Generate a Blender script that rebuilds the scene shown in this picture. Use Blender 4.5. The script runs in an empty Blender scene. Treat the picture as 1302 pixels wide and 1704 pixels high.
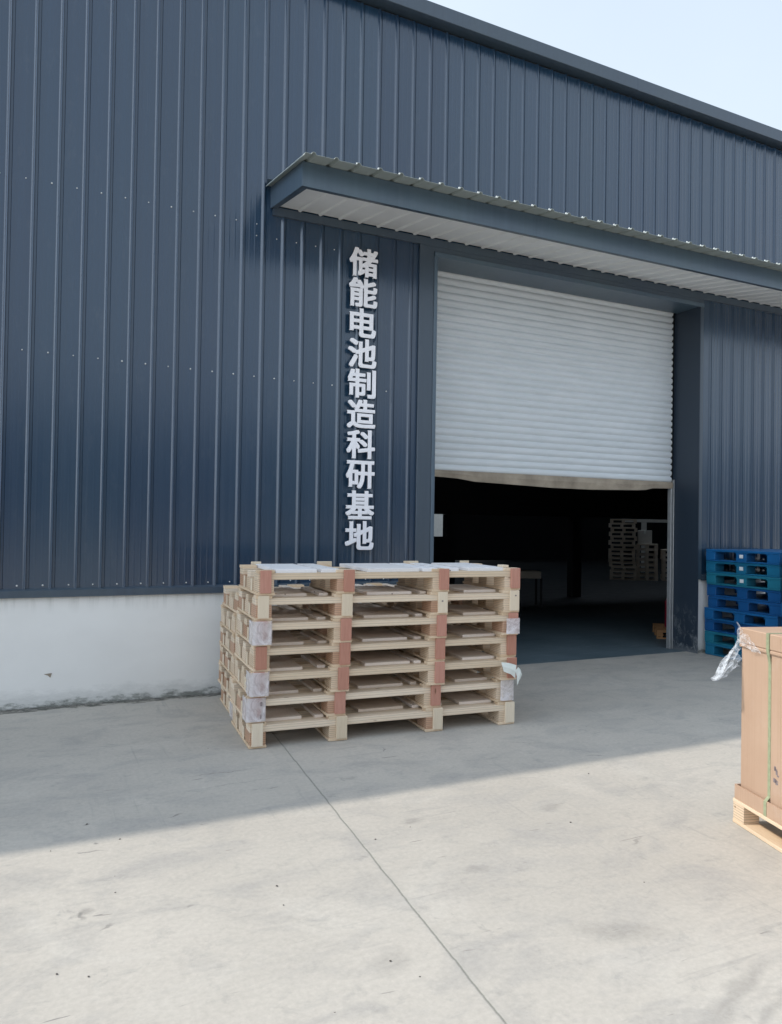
import bpy, bmesh, math, random
from mathutils import Vector, Matrix

random.seed(7)
scene = bpy.context.scene
C = scene.collection

# ---------------------------------------------------------------- camera
F_PX, YAW, PITCH, ROLL, CAM_Z = 1253.4, 0.4462, 0.0147, 0.0156, 1.65
cam_data = bpy.data.cameras.new("camera")
cam = bpy.data.objects.new("camera", cam_data)
C.objects.link(cam)
scene.camera = cam
fwd = Vector((math.sin(YAW) * math.cos(PITCH), math.cos(YAW) * math.cos(PITCH), math.sin(PITCH)))
rgt = Vector((math.cos(YAW), -math.sin(YAW), 0))
upv = rgt.cross(fwd)
r2 = math.cos(ROLL) * rgt + math.sin(ROLL) * upv
u2 = -math.sin(ROLL) * rgt + math.cos(ROLL) * upv
cam.matrix_world = Matrix(((r2.x, u2.x, -fwd.x, 0), (r2.y, u2.y, -fwd.y, 0), (r2.z, u2.z, -fwd.z, CAM_Z), (0, 0, 0, 1)))
cam_data.sensor_fit = 'VERTICAL'
cam_data.sensor_height = 36
cam_data.lens = 36 * F_PX / 1704
cam_data.shift_x = -12 / 1704
cam_data.clip_end = 2000
cam_data.clip_start = 0.05

# ---------------------------------------------------------------- light
SUN_DIR = Vector((-0.82, 0.40, 1.0)).normalized()          # towards the sun: behind the building, from the left
sun_elev = math.asin(SUN_DIR.z)
sun_az = math.atan2(SUN_DIR.x, SUN_DIR.y)
world = bpy.data.worlds.new("World")
scene.world = world
world.use_nodes = True
wn = world.node_tree.nodes
wl = world.node_tree.links
bg = wn["Background"]
sky = wn.new("ShaderNodeTexSky")
sky.sky_type = 'NISHITA'
sky.sun_disc = False
sky.sun_elevation = sun_elev
sky.sun_rotation = sun_az
sky.air_density = 1.3
sky.dust_density = 2.2
sky.ozone_density = 1.0
# thin bright haze veil mixed over the clear sky, thicker towards the horizon
tcw = wn.new("ShaderNodeTexCoord"); sx_ = wn.new("ShaderNodeSeparateXYZ"); wl.new(tcw.outputs["Generated"], sx_.inputs[0])
nz = wn.new("ShaderNodeTexNoise"); nz.inputs["Scale"].default_value = 1.4; nz.inputs["Detail"].default_value = 5
wl.new(tcw.outputs["Generated"], nz.inputs["Vector"])
mr = wn.new("ShaderNodeMapRange"); wl.new(sx_.outputs[2], mr.inputs[0])
mr.inputs[1].default_value = 0.0; mr.inputs[2].default_value = 1.0; mr.inputs[3].default_value = 0.97; mr.inputs[4].default_value = 0.80
ma = wn.new("ShaderNodeMath"); ma.operation = 'MULTIPLY_ADD'; wl.new(nz.outputs["Fac"], ma.inputs[0]); ma.inputs[1].default_value = 0.5; ma.inputs[2].default_value = 0.75
mu = wn.new("ShaderNodeMath"); mu.operation = 'MULTIPLY'; mu.use_clamp = True; wl.new(mr.outputs[0], mu.inputs[0]); wl.new(ma.outputs[0], mu.inputs[1])
mxw = wn.new("ShaderNodeMix"); mxw.data_type = 'RGBA'
wl.new(mu.outputs[0], mxw.inputs[0]); wl.new(sky.outputs[0], mxw.inputs[6]); # the haze glows on the sun's side of the sky
dp = wn.new("ShaderNodeVectorMath"); dp.operation = 'DOT_PRODUCT'; wl.new(tcw.outputs["Generated"], dp.inputs[0])
hs = Vector((SUN_DIR.x, SUN_DIR.y, 0)).normalized(); dp.inputs[1].default_value = (hs.x, hs.y, 0.15)
cl_ = wn.new("ShaderNodeMath"); cl_.operation = 'MAXIMUM'; wl.new(dp.outputs["Value"], cl_.inputs[0]); cl_.inputs[1].default_value = 0
sq = wn.new("ShaderNodeMath"); sq.operation = 'MULTIPLY'; wl.new(cl_.outputs[0], sq.inputs[0]); wl.new(cl_.outputs[0], sq.inputs[1])
gm_ = wn.new("ShaderNodeMath"); gm_.operation = 'MULTIPLY_ADD'; sq2 = wn.new("ShaderNodeMath"); sq2.operation = 'MULTIPLY'; wl.new(sq.outputs[0], sq2.inputs[0]); wl.new(cl_.outputs[0], sq2.inputs[1])
wl.new(sq.outputs[0], gm_.inputs[0]); gm_.inputs[1].default_value = 2.6; gm_.inputs[2].default_value = 1.0
hz = wn.new("ShaderNodeVectorMath"); hz.operation = 'SCALE'; hz.inputs[0].default_value = (4.55, 5.25, 6.1); wl.new(gm_.outputs[0], hz.inputs["Scale"])
wl.new(hz.outputs[0], mxw.inputs[7])
wl.new(mxw.outputs[2], bg.inputs[0])
bg.inputs[1].default_value = 0.15
sd = bpy.data.lights.new("sun", 'SUN')
sd.energy = 2.45
sd.angle = math.radians(0.6)
sd.color = (1.0, 0.92, 0.82)
sun = bpy.data.objects.new("sun", sd)
C.objects.link(sun)
sun.rotation_euler = (-SUN_DIR).to_track_quat('-Z', 'Y').to_euler()
scene.view_settings.view_transform = 'Standard'
scene.view_settings.look = 'None'
scene.view_settings.gamma = 1
scene.view_settings.exposure = 0.27
scene.cycles.max_bounces = 8

# ---------------------------------------------------------------- helpers
def tag(o, label=None, cat=None, group=None, kind=None):
    if label: o["label"] = label
    if cat: o["category"] = cat
    if group: o["group"] = group
    if kind: o["kind"] = kind
    return o

def empty(name, loc=(0, 0, 0), rz=0):
    o = bpy.data.objects.new(name, None)
    C.objects.link(o)
    o.empty_display_size = 0.1
    o.location = loc
    o.rotation_euler = (0, 0, rz)
    return o

class MB:
    def __init__(s):
        s.v = []; s.f = []; s.sm = []
    def box(s, x0, x1, y0, y1, z0, z1):
        n = len(s.v)
        s.v += [(x0, y0, z0), (x1, y0, z0), (x1, y1, z0), (x0, y1, z0), (x0, y0, z1), (x1, y0, z1), (x1, y1, z1), (x0, y1, z1)]
        for q in ((0, 3, 2, 1), (4, 5, 6, 7), (0, 1, 5, 4), (1, 2, 6, 5), (2, 3, 7, 6), (3, 0, 4, 7)):
            s.f.append([n + i for i in q])
        return s
    def prism(s, pts, vec):
        """closed polygon pts (3-D) swept along vec"""
        n = len(s.v); k = len(pts)
        s.v += [tuple(p) for p in pts] + [tuple(Vector(p) + Vector(vec)) for p in pts]
        s.f.append(list(range(n + k - 1, n - 1, -1)))
        s.f.append(list(range(n + k, n + 2 * k)))
        for i in range(k):
            j = (i + 1) % k
            s.f.append([n + i, n + j, n + k + j, n + k + i])
        return s
    def strip(s, a, b):
        """quad strip between two equally long polylines"""
        n = len(s.v); k = len(a)
        s.v += [tuple(p) for p in a] + [tuple(p) for p in b]
        for i in range(k - 1):
            s.f.append([n + i, n + i + 1, n + k + i + 1, n + k + i])
        return s
    def tube(s, path, r, n=10):
        rings = []
        for i, p in enumerate(path):
            p = Vector(p)
            d = (Vector(path[min(i + 1, len(path) - 1)]) - Vector(path[max(i - 1, 0)])).normalized()
            a = d.orthogonal().normalized(); b = d.cross(a)
            rr = r[i] if isinstance(r, (list, tuple)) else r
            rings.append([p + a * rr * math.cos(2 * math.pi * k / n) + b * rr * math.sin(2 * math.pi * k / n) for k in range(n)])
        base = len(s.v)
        for g in rings: s.v += [tuple(q) for q in g]
        for i in range(len(rings) - 1):
            for k in range(n):
                k2 = (k + 1) % n
                s.f.append([base + i * n + k, base + i * n + k2, base + (i + 1) * n + k2, base + (i + 1) * n + k])
        s.f.append([base + k for k in range(n - 1, -1, -1)])
        s.f.append([base + (len(rings) - 1) * n + k for k in range(n)])
        return s
    def mesh(s, name, mat=None, bevel=0, solid=0, smooth=False, fix=False):
        me = bpy.data.meshes.new(name)
        me.from_pydata(s.v, [], s.f)
        if bevel or solid or fix:
            bm = bmesh.new(); bm.from_mesh(me)
            if fix:
                bmesh.ops.recalc_face_normals(bm, faces=bm.faces)
            if solid:
                g = bmesh.ops.solidify(bm, geom=bm.faces[:], thickness=solid)
            if bevel:
                bmesh.ops.bevel(bm, geom=[e for e in bm.edges if len(e.link_faces) == 2 and e.calc_face_angle(0) > 0.5], offset=bevel, segments=1, affect='EDGES')
            bm.to_mesh(me); bm.free()
        if mat: me.materials.append(mat)
        if smooth:
            for p in me.polygons: p.use_smooth = True
        me.update()
        return me
    def build(s, name, mat, parent=None, **k):
        return place(name, s.mesh(name, mat, **k), parent)

def place(name, me, parent=None, mat=None, loc=None):
    o = bpy.data.objects.new(name, me)
    C.objects.link(o)
    if parent: o.parent = parent
    if loc: o.location = loc
    if mat:
        o.material_slots[0].link = 'OBJECT'
        o.material_slots[0].material = mat
    return o

# ---- node material helper
class M:
    def __init__(s, name):
        s.m = bpy.data.materials.new(name); s.m.use_nodes = True
        s.n = s.m.node_tree.nodes; s.l = s.m.node_tree.links
        s.b = s.n["Principled BSDF"]
        s.tc = s.n.new("ShaderNodeTexCoord")
        s._geo = None
    def obj(s): return s.tc.outputs["Object"]
    def world(s):
        if not s._geo: s._geo = s.n.new("ShaderNodeNewGeometry")
        return s._geo.outputs["Position"]
    def map(s, vec, scale=(1, 1, 1), loc=(0, 0, 0), rot=(0, 0, 0)):
        m = s.n.new("ShaderNodeMapping")
        m.inputs["Scale"].default_value = scale; m.inputs["Location"].default_value = loc; m.inputs["Rotation"].default_value = rot
        s.l.new(vec, m.inputs[0]); return m.outputs[0]
    def noise(s, vec, scale=5, detail=4, rough=0.55, dist=0):
        t = s.n.new("ShaderNodeTexNoise")
        t.inputs["Scale"].default_value = scale; t.inputs["Detail"].default_value = detail
        t.inputs["Roughness"].default_value = rough; t.inputs["Distortion"].default_value = dist
        s.l.new(vec, t.inputs["Vector"]); return t.outputs["Fac"]
    def voro(s, vec, scale=5, feature='F1'):
        t = s.n.new("ShaderNodeTexVoronoi"); t.feature = feature
        t.inputs["Scale"].default_value = scale
        s.l.new(vec, t.inputs["Vector"]); return t.outputs["Distance"]
    def ramp(s, fac, stops):
        r = s.n.new("ShaderNodeValToRGB")
        el = r.color_ramp.elements
        while len(el) < len(stops): el.new(0.5)
        for e, (p, c) in zip(el, stops):
            e.position = p
            e.color = (c, c, c, 1) if isinstance(c, (int, float)) else (*c, 1)
        s.l.new(fac, r.inputs[0]); return r.outputs[0]
    def mix(s, a, b, fac, mode='MIX'):
        m = s.n.new("ShaderNodeMix"); m.data_type = 'RGBA'; m.blend_type = mode
        for sock, v in ((m.inputs[6], a), (m.inputs[7], b), (m.inputs[0], fac)):
            if isinstance(v, (int, float)): sock.default_value = v if sock.type == 'VALUE' else (v, v, v, 1)
            elif isinstance(v, tuple): sock.default_value = (*v, 1)
            else: s.l.new(v, sock)
        return m.outputs[2]
    def math(s, op, a, b=None, c=None):
        m = s.n.new("ShaderNodeMath"); m.operation = op
        for i, v in enumerate((a, b, c)):
            if v is None: continue
            if isinstance(v, (int, float)): m.inputs[i].default_value = v
            else: s.l.new(v, m.inputs[i])
        return m.outputs[0]
    def sep(s, vec):
        x = s.n.new("ShaderNodeSeparateXYZ"); s.l.new(vec, x.inputs[0]); return x.outputs
    def rand(s):
        return s.n.new("ShaderNodeObjectInfo").outputs["Random"]
    def bump(s, h, strength=0.2, dist=0.01):
        b = s.n.new("ShaderNodeBump"); b.inputs["Strength"].default_value = strength; b.inputs["Distance"].default_value = dist
        s.l.new(h, b.inputs["Height"]); s.l.new(b.outputs[0], s.b.inputs["Normal"])
    def set(s, **k):
        for key, v in k.items():
            sock = s.b.inputs[{"col": "Base Color", "rough": "Roughness", "metal": "Metallic", "spec": "Specular IOR Level", "alpha": "Alpha", "trans": "Transmission Weight", "coat": "Coat Weight", "ior": "IOR"}[key]]
            if isinstance(v, (int, float)): sock.default_value = v
            elif isinstance(v, tuple): sock.default_value = (*v, 1)
            else: s.l.new(v, sock)
        return s

# ---------------------------------------------------------------- materials
def concrete_mat():
    m = M("yard_concrete"); w = m.world()
    big = m.noise(w, 0.45, 5, 0.6)
    mid = m.noise(m.map(w, (1, 1.7, 1), rot=(0, 0, 0.5)), 2.2, 6, 0.65, 0.6)
    fine = m.noise(w, 38, 5, 0.7)
    col = m.mix((0.44, 0.41, 0.362), (0.51, 0.475, 0.42), m.ramp(big, [(0.35, 0.0), (0.65, 1.0)]))
    col = m.mix(col, (0.385, 0.365, 0.335), m.ramp(mid, [(0.48, 0.0), (0.66, 0.8)]))
    col = m.mix(col, (0.55, 0.52, 0.465), m.ramp(m.noise(m.map(w, (1, 1, 1), (5, 3, 0)), 1.1, 6, 0.7, 0.8), [(0.56, 0.0), (0.72, 0.5)]))
    # trowel sweeps: stretched noise in two directions
    sw = m.noise(m.map(w, (0.8, 14, 1), rot=(0, 0, 0.6)), 1.3, 4, 0.6, 1.2)
    col = m.mix(col, (0.36, 0.34, 0.31), m.math('MULTIPLY', m.ramp(sw, [(0.57, 0.0), (0.72, 0.6)]), m.ramp(m.noise(w, 0.8, 2), [(0.45, 0.0), (0.62, 1.0)])))
    sw2 = m.noise(m.map(w, (16, 0.9, 1), rot=(0, 0, -0.35)), 1.1, 4, 0.6, 1.0)
    col = m.mix(col, (0.33, 0.315, 0.29), m.math('MULTIPLY', m.ramp(sw2, [(0.60, 0.0), (0.72, 0.55)]), m.ramp(m.noise(m.map(w, loc=(9, 2, 0)), 0.7, 2), [(0.48, 0.0), (0.6, 1.0)])))
    # blotches: damp-looking grey stains
    st = m.ramp(m.noise(m.map(w, loc=(2.3, 7.1, 0)), 2.6, 5, 0.75, 0.4), [(0.63, 0.0), (0.69, 0.55)])
    col = m.mix(col, (0.29, 0.28, 0.26), m.math('MULTIPLY', st, m.ramp(m.noise(w, 0.9, 1), [(0.47, 0.0), (0.55, 1.0)])))
    # fine cloudy mottling and short scuffs
    col = m.mix(col, (0.31, 0.30, 0.28), m.ramp(m.noise(m.map(w, (1, 1.4, 1), (1, 8, 0)), 6.5, 6, 0.75, 0.4), [(0.55, 0.0), (0.75, 0.6)]))
    scf = m.noise(m.map(w, (3, 26, 1), (4, 0, 0), (0, 0, 0.25)), 1.4, 3, 0.5, 0.6)
    col = m.mix(col, (0.20, 0.19, 0.18), m.math('MULTIPLY', m.ramp(scf, [(0.70, 0.0), (0.73, 0.7)]), m.ramp(m.noise(m.map(w, loc=(3, 3, 0)), 1.7, 2), [(0.50, 0.0), (0.56, 1.0)])))
    # individual scuffs, damp blotches and tyre-dragged marks
    dn = m.n.new("ShaderNodeTexNoise"); dn.inputs["Scale"].default_value = 11; dn.inputs["Detail"].default_value = 4; m.l.new(w, dn.inputs["Vector"])
    dv = m.n.new("ShaderNodeVectorMath"); dv.operation = 'MULTIPLY_ADD'; m.l.new(dn.outputs["Color"], dv.inputs[0]); dv.inputs[1].default_value = (0.09, 0.09, 0); m.l.new(w, dv.inputs[2])
    for (x, y, rx, ry, a, k) in ((0.211, 3.424, .050, .028, .5, .55), (0.200, 3.40, .014, .045, .2, .6), (0.29, 3.27, .034, .012, .3, .6), (0.267, 4.027, .075, .010, -.2, .7), (0.727, 4.346, .060, .014, .3, .75), (0.306, 4.124, .012, .012, 0, .8),
                                 (0.273, 4.40, .020, .016, 0, .7), (1.937, 3.106, .085, .06, 0, .35), (2.17, 2.392, .26, .10, -.5, .28), (2.288, 1.908, .34, .05, .35, .35), (2.36, 1.80, .30, .03, .35, .3), (1.231, 2.58, .12, .09, .4, .25),
                                 (2.881, 3.047, .070, .014, .4, .5), (1.841, 4.531, .070, .05, 0, .35), (1.10, 4.95, .26, .008, -.02, .6), (1.15, 4.72, .30, .007, .05, .5), (1.35, 4.55, .05, .012, .2, .6), (3.65, 4.30, .085, .010, -.3, .6),
                                 (3.35, 4.75, .20, .008, -.5, .5), (1.90, 3.75, .09, .045, .1, .4), (2.75, 3.60, .10, .05, .3, .3), (0.62, 3.30, .02, .012, 0, .5), (3.1, 2.3, .40, .010, .7, .35), (0.9, 2.2, .16, .05, .2, .2), (2.3, 5.0, .07, .006, 1.1, .7)):
        mp = m.n.new("ShaderNodeMapping"); mp.vector_type = 'TEXTURE'
        mp.inputs["Location"].default_value = (x + 0.045, y + 0.045, 0); mp.inputs["Rotation"].default_value = (0, 0, a); mp.inputs["Scale"].default_value = (rx, ry, 1)
        m.l.new(dv.outputs[0], mp.inputs[0])
        ln = m.n.new("ShaderNodeVectorMath"); ln.operation = 'LENGTH'; m.l.new(mp.outputs[0], ln.inputs[0])
        bl = m.ramp(ln.outputs["Value"], [(0.35, k * 0.8), (1.0, 0.0)])
        col = m.mix(col, (0.15, 0.145, 0.14), bl)
    # small dark specks
    sp = m.voro(w, 7.0)
    rnd = m.noise(w, 3.1, 1)
    spk = m.math('MULTIPLY', m.math('LESS_THAN', sp, 0.032), m.math('GREATER_THAN', rnd, 0.62))
    col = m.mix(col, (0.12, 0.11, 0.10), spk)
    # saw-cut expansion joint running away from the wall, and one across further out
    s = m.sep(w)
    wob = m.math('MULTIPLY', m.math('SUBTRACT', m.noise(m.map(w, (0, 1, 0)), 5, 4, 0.7), 0.5), 0.022)
    jx = m.math('ADD', m.math('MULTIPLY', m.math('SUBTRACT', s[1], 5.40), 0.0706), 1.664)
    d = m.math('ABSOLUTE', m.math('SUBTRACT', m.math('SUBTRACT', s[0], jx), wob))
    jt = m.ramp(d, [(0.0, 1.0), (0.0018, 1.0), (0.0055, 0.0)])
    halo = m.ramp(d, [(0.0, 0.35), (0.03, 0.0)])
    col = m.mix(col, (0.40, 0.385, 0.35), halo)
    col = m.mix(col, (0.19, 0.19, 0.165), m.math('MULTIPLY', jt, 0.8))
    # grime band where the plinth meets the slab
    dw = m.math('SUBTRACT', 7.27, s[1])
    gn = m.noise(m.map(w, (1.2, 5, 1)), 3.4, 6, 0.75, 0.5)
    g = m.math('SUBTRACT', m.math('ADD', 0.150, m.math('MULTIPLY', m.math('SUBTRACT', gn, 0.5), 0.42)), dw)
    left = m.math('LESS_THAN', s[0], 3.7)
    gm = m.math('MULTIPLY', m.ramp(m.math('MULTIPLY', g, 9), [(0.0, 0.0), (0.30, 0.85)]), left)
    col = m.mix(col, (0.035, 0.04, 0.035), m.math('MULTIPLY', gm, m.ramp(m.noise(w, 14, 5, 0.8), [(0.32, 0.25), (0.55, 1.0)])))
    col = m.mix(col, m.ramp(fine, [(0.3, 0.78), (0.7, 1.12)]), 0.5, 'MULTIPLY')
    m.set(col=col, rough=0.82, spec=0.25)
    h = m.math('SUBTRACT', m.math('ADD', m.math('MULTIPLY', fine, 0.3), m.math('MULTIPLY', mid, 0.5)), m.math('MULTIPLY', jt, 1.5))
    m.bump(h, 0.25, 0.01)
    return m.m

def paint_mat(name, col, rough=0.38, streak=0.12, spec=0.5, coat=0.5):
    m = M(name); w = m.world()
    big = m.noise(m.map(w, (1.0, 1, 0.12)), 1.1, 3)
    st = m.noise(m.map(w, (26, 26, 0.35)), 1.0, 4, 0.6)
    dk = tuple(c * (1 - 1.6 * streak) for c in col); lt = tuple(c * (1 + 1.6 * streak) for c in col)
    c = m.mix(dk, lt, m.ramp(st, [(0.3, 0.0), (0.7, 1.0)]))
    c = m.mix(c, tuple(x * 1.15 for x in (col[0] * 1.05, col[1] * 1.04, col[2] * 0.88)), m.ramp(big, [(0.4, 0.0), (0.65, 0.5)]))
    if name.endswith("cladding"):         # each 0.81 m sheet differs a little
        cell = m.math('FLOOR', m.math('DIVIDE', m.math('ADD', m.sep(w)[0], 0.105), 0.8132))
        wh_ = m.n.new("ShaderNodeTexWhiteNoise"); wh_.noise_dimensions = '1D'; m.l.new(cell, wh_.inputs["W"])
        c = m.mix(c, m.mix((0.88, 0.90, 0.93), (1.12, 1.10, 1.06), wh_.outputs["Value"]), 1.0, 'MULTIPLY')
    # chalky dust near the top of the plinth flashings and the foot of trims
    dust = m.ramp(m.noise(m.map(w, (3, 3, 1.2)), 2.3, 6, 0.7), [(0.55, 0.0), (0.8, 0.25)])
    c = m.mix(c, (0.20, 0.21, 0.21), m.math('MULTIPLY', dust, 0.35))
    m.set(col=c, rough=m.ramp(st, [(0.2, rough - 0.05), (0.8, rough + 0.08)]), spec=spec, coat=coat)
    m.b.inputs["Coat Roughness"].default_value = 0.22
    m.bump(m.noise(m.map(w, (2.2, 2.2, 0.6)), 1.6, 2), 0.35, 0.012)
    return m.m

def reveal_mat():
    m = M("reveal_paint"); w = m.world(); s = m.sep(w)
    n = m.noise(m.map(w, (1, 2.2, 1)), 6.5, 6, 0.75, 0.8)
    low = m.math('SUBTRACT', 1.0, m.math('MULTIPLY', s[2], 1.5))
    patch = m.math('MULTIPLY', m.ramp(n, [(0.50, 0.0), (0.62, 0.8)]), m.math('MAXIMUM', low, 0.0))
    foot = m.ramp(m.math('ADD', m.math('MULTIPLY', s[2], 6.0), m.math('MULTIPLY', n, 0.5)), [(0.15, 0.55), (0.75, 0.0)])
    c = m.mix((0.028, 0.042, 0.062), (0.30, 0.32, 0.33), m.math('MAXIMUM', patch, foot))
    m.set(col=c, rough=0.42)
    return m.m

def plaster_mat():
    m = M("plinth_plaster"); w = m.world(); s = m.sep(w)
    n = m.noise(m.map(w, (1, 1, 1.6)), 1.3, 5, 0.6)
    c = m.mix((0.84, 0.825, 0.79), (0.88, 0.865, 0.83), m.ramp(n, [(0.35, 0.0), (0.65, 1.0)]))
    # water runs below the flashing and splash at the foot
    run = m.noise(m.map(w, (9, 1, 0.6)), 1.5, 5, 0.7)
    up = m.ramp(s[2], [(0.80, 0.0), (0.97, 0.5)])
    c = m.mix(c, (0.40, 0.40, 0.36), m.math('MULTIPLY', m.ramp(run, [(0.48, 0.0), (0.7, 1.0)]), up))
    sp = m.noise(m.map(w, (1, 1, 2.5)), 5.5, 6, 0.75)
    foot = m.ramp(m.math('ADD', s[2], m.math('MULTIPLY', m.math('SUBTRACT', sp, 0.5), 0.30)), [(0.0, 0.85), (0.045, 0.25), (0.16, 0.0)])
    c = m.mix(c, (0.16, 0.17, 0.145), foot)
    sc = m.ramp(m.noise(m.map(w, (1, 1, 6), rot=(0, 0.2, 0)), 7, 6, 0.8), [(0.66, 0.0), (0.74, 0.2)])
    c = m.mix(c, (0.36, 0.36, 0.34), sc)
    m.set(col=c, rough=0.8, spec=0.2)
    m.bump(m.noise(w, 9, 5, 0.6), 0.15, 0.01)
    return m.m

def wood_mat(name, c1, c2, axis='X', layers=0.0, spread=0.25, rough=0.7):
    """grain runs along axis; layers = ply pitch in z (metres)"""
    m = M(name); o = m.obj(); r = m.rand()
    off = m.n.new("ShaderNodeVectorMath"); off.operation = 'ADD'
    cmb = m.n.new("ShaderNodeCombineXYZ")
    m.l.new(m.math('MULTIPLY', r, 37.0), cmb.inputs[0]); m.l.new(m.math('MULTIPLY', r, 91.0), cmb.inputs[1]); m.l.new(m.math('MULTIPLY', r, 13.0), cmb.inputs[2])
    m.l.new(o, off.inputs[0]); m.l.new(cmb.outputs[0], off.inputs[1]); v = off.outputs[0]
    sc = {'X': (1.2, 16, 16), 'Y': (16, 1.2, 16), 'Z': (16, 16, 1.2)}[axis]
    g = m.noise(m.map(v, sc), 4.5, 5, 0.65, 0.7)
    c = m.mix(c1, c2, m.ramp(g, [(0.3, 0.0), (0.7, 1.0)]))
    c = m.mix(c, tuple(x * 0.62 for x in c1), m.ramp(m.noise(m.map(v, tuple(x * 2.6 for x in sc)), 5, 4, 0.7), [(0.60, 0.0), (0.72, 0.4)]))
    if layers:
        z = m.sep(o)[2]
        wv = m.math('SINE', m.math('ADD', m.math('MULTIPLY', z, 2 * math.pi / layers), m.math('MULTIPLY', m.noise(m.map(v, (3, 3, 1)), 2.0, 2), 2.2)))
        ln = m.ramp(wv, [(0.45, 0.0), (0.98, 0.42 if layers > 0.016 else 0.7)])
        c = m.mix(c, tuple(x * 0.42 for x in c2), ln)
    # knots
    k = m.ramp(m.voro(m.map(v, {'X': (1.5, 5, 5), 'Y': (5, 1.5, 5), 'Z': (5, 5, 1.5)}[axis]), 1.6), [(0.035, 0.8), (0.07, 0.0)])
    c = m.mix(c, (0.16, 0.08, 0.04), k)
    tint = m.mix(1.0, (0.84, 0.80, 0.74), m.math('MULTIPLY', r, spread * 4 if spread < 0.25 else 1.0))
    c = m.mix(c, tint, 1.0, 'MULTIPLY')
    m.set(col=c, rough=rough, spec=0.25)
    m.bump(g, 0.25, 0.004)
    return m.m

def plain_mat(name, col, rough=0.6, var=0.12, scale=6, metal=0, spec=0.4, bump=0.05):
    m = M(name); v = m.obj()
    n = m.noise(v, scale, 5, 0.6)
    c = m.mix(tuple(x * (1 - var) for x in col), tuple(min(1, x * (1 + var)) for x in col), m.ramp(n, [(0.3, 0.0), (0.7, 1.0)]))
    m.set(col=c, rough=rough, metal=metal, spec=spec)
    if bump: m.bump(n, bump, 0.01)
    return m.m

def film_mat(name, tint=(0.85, 0.86, 0.92), opacity=0.6, wr=22):
    m = M(name); v = m.obj()
    n = m.noise(v, wr, 5, 0.7, 1.5)
    out = m.n["Material Output"]
    tr = m.n.new("ShaderNodeBsdfTransparent")
    mx = m.n.new("ShaderNodeMixShader")
    m.set(col=tint, rough=0.22, spec=0.6)
    m.bump(n, 0.7, 0.015)
    m.l.new(m.ramp(n, [(0.35, opacity - 0.25), (0.62, min(1, opacity + 0.3))]), mx.inputs[0])
    m.l.new(tr.outputs[0], mx.inputs[1]); m.l.new(m.b.outputs[0], mx.inputs[2])
    m.l.new(mx.outputs[0], out.inputs[0])
    return m.m

def cardboard_mat():
    m = M("cardboard"); v = m.obj()
    n = m.noise(v, 1.8, 5, 0.6)
    c = m.mix((0.43, 0.285, 0.195), (0.49, 0.34, 0.24), m.ramp(n, [(0.3, 0.0), (0.7, 1.0)]))
    fl = m.noise(m.map(v, (120, 120, 1.5)), 1.0, 2)
    c = m.mix(c, (0.385, 0.25, 0.165), m.ramp(fl, [(0.45, 0.0), (0.8, 0.35)]))
    c = m.mix(c, (0.50, 0.38, 0.30), m.ramp(m.noise(m.map(v, (1, 1, 1), (4, 4, 4)), 3.5, 6, 0.75), [(0.56, 0.0), (0.7, 0.5)]))
    m.set(col=c, rough=0.62, spec=0.35)
    m.bump(m.noise(v, 3, 4, 0.6), 0.35, 0.02)
    return m.m

def shutter_mat():
    m = M("shutter_slats"); w = m.world(); s = m.sep(w)
    n = m.noise(m.map(w, (0.8, 1, 3)), 2.5, 5, 0.65)
    c = m.mix((0.66, 0.70, 0.72), (0.74, 0.77, 0.79), m.ramp(n, [(0.3, 0.0), (0.7, 1.0)]))
    d = m.noise(m.map(w, (1.2, 1, 30)), 2.0, 4, 0.6)
    c = m.mix(c, (0.36, 0.34, 0.31), m.math('MULTIPLY', m.ramp(d, [(0.5, 0.0), (0.8, 0.3)]), m.ramp(s[2], [(0.0, 1.0), (1.0, 0.6)])))
    m.set(col=c, rough=0.5, spec=0.4)
    return m.m

def epoxy_mat():
    m = M("hall_floor"); w = m.world()
    n = m.noise(w, 0.7, 5, 0.6)
    c = m.mix((0.075, 0.115, 0.135), (0.125, 0.17, 0.195), m.ramp(n, [(0.35, 0.0), (0.65, 1.0)]))
    tr = m.noise(m.map(w, (1.2, 12, 1), rot=(0, 0, 0.4)), 1.6, 5, 0.7, 1.2)
    c = m.mix(c, (0.28, 0.33, 0.35), m.ramp(tr, [(0.54, 0.0), (0.75, 0.6)]))
    c = m.mix(c, (0.016, 0.018, 0.018), m.ramp(m.math('DIVIDE', m.sep(w)[1], 20.0), [(0.49, 0.0), (0.66, 0.93)]))   # floor colour darkened further in to stand for the hall's deep shade
    m.set(col=c, rough=m.ramp(tr, [(0.3, 0.42), (0.7, 0.7)]), spec=0.3)
    return m.m

MAT = {}
MAT["concrete"] = concrete_mat()
MAT["wall"] = paint_mat("blue_grey_cladding", (0.014, 0.041, 0.084), 0.21, 0.035, coat=0.95)
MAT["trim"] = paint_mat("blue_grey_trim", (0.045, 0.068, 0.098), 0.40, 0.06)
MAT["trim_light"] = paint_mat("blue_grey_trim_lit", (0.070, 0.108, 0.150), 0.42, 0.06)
MAT["reveal"] = reveal_mat()
MAT["plaster"] = plaster_mat()
MAT["canopy_sheet"] = plain_mat("canopy_sheet", (0.35, 0.39, 0.37), 0.55, 0.08, 3)
MAT["soffit"] = plain_mat("soffit_sheet", (0.82, 0.82, 0.80), 0.5, 0.05, 2)
MAT["shutter"] = shutter_mat()
MAT["dirty_seal"] = plain_mat("dirty_rubber_seal", (0.34, 0.285, 0.22), 0.8, 0.3, 3.5)
MAT["galv"] = plain_mat("galvanised_steel", (0.48, 0.49, 0.49), 0.4, 0.1, 12, metal=0.5)
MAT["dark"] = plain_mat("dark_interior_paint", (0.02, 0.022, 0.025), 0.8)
MAT["epoxy"] = epoxy_mat()
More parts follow.
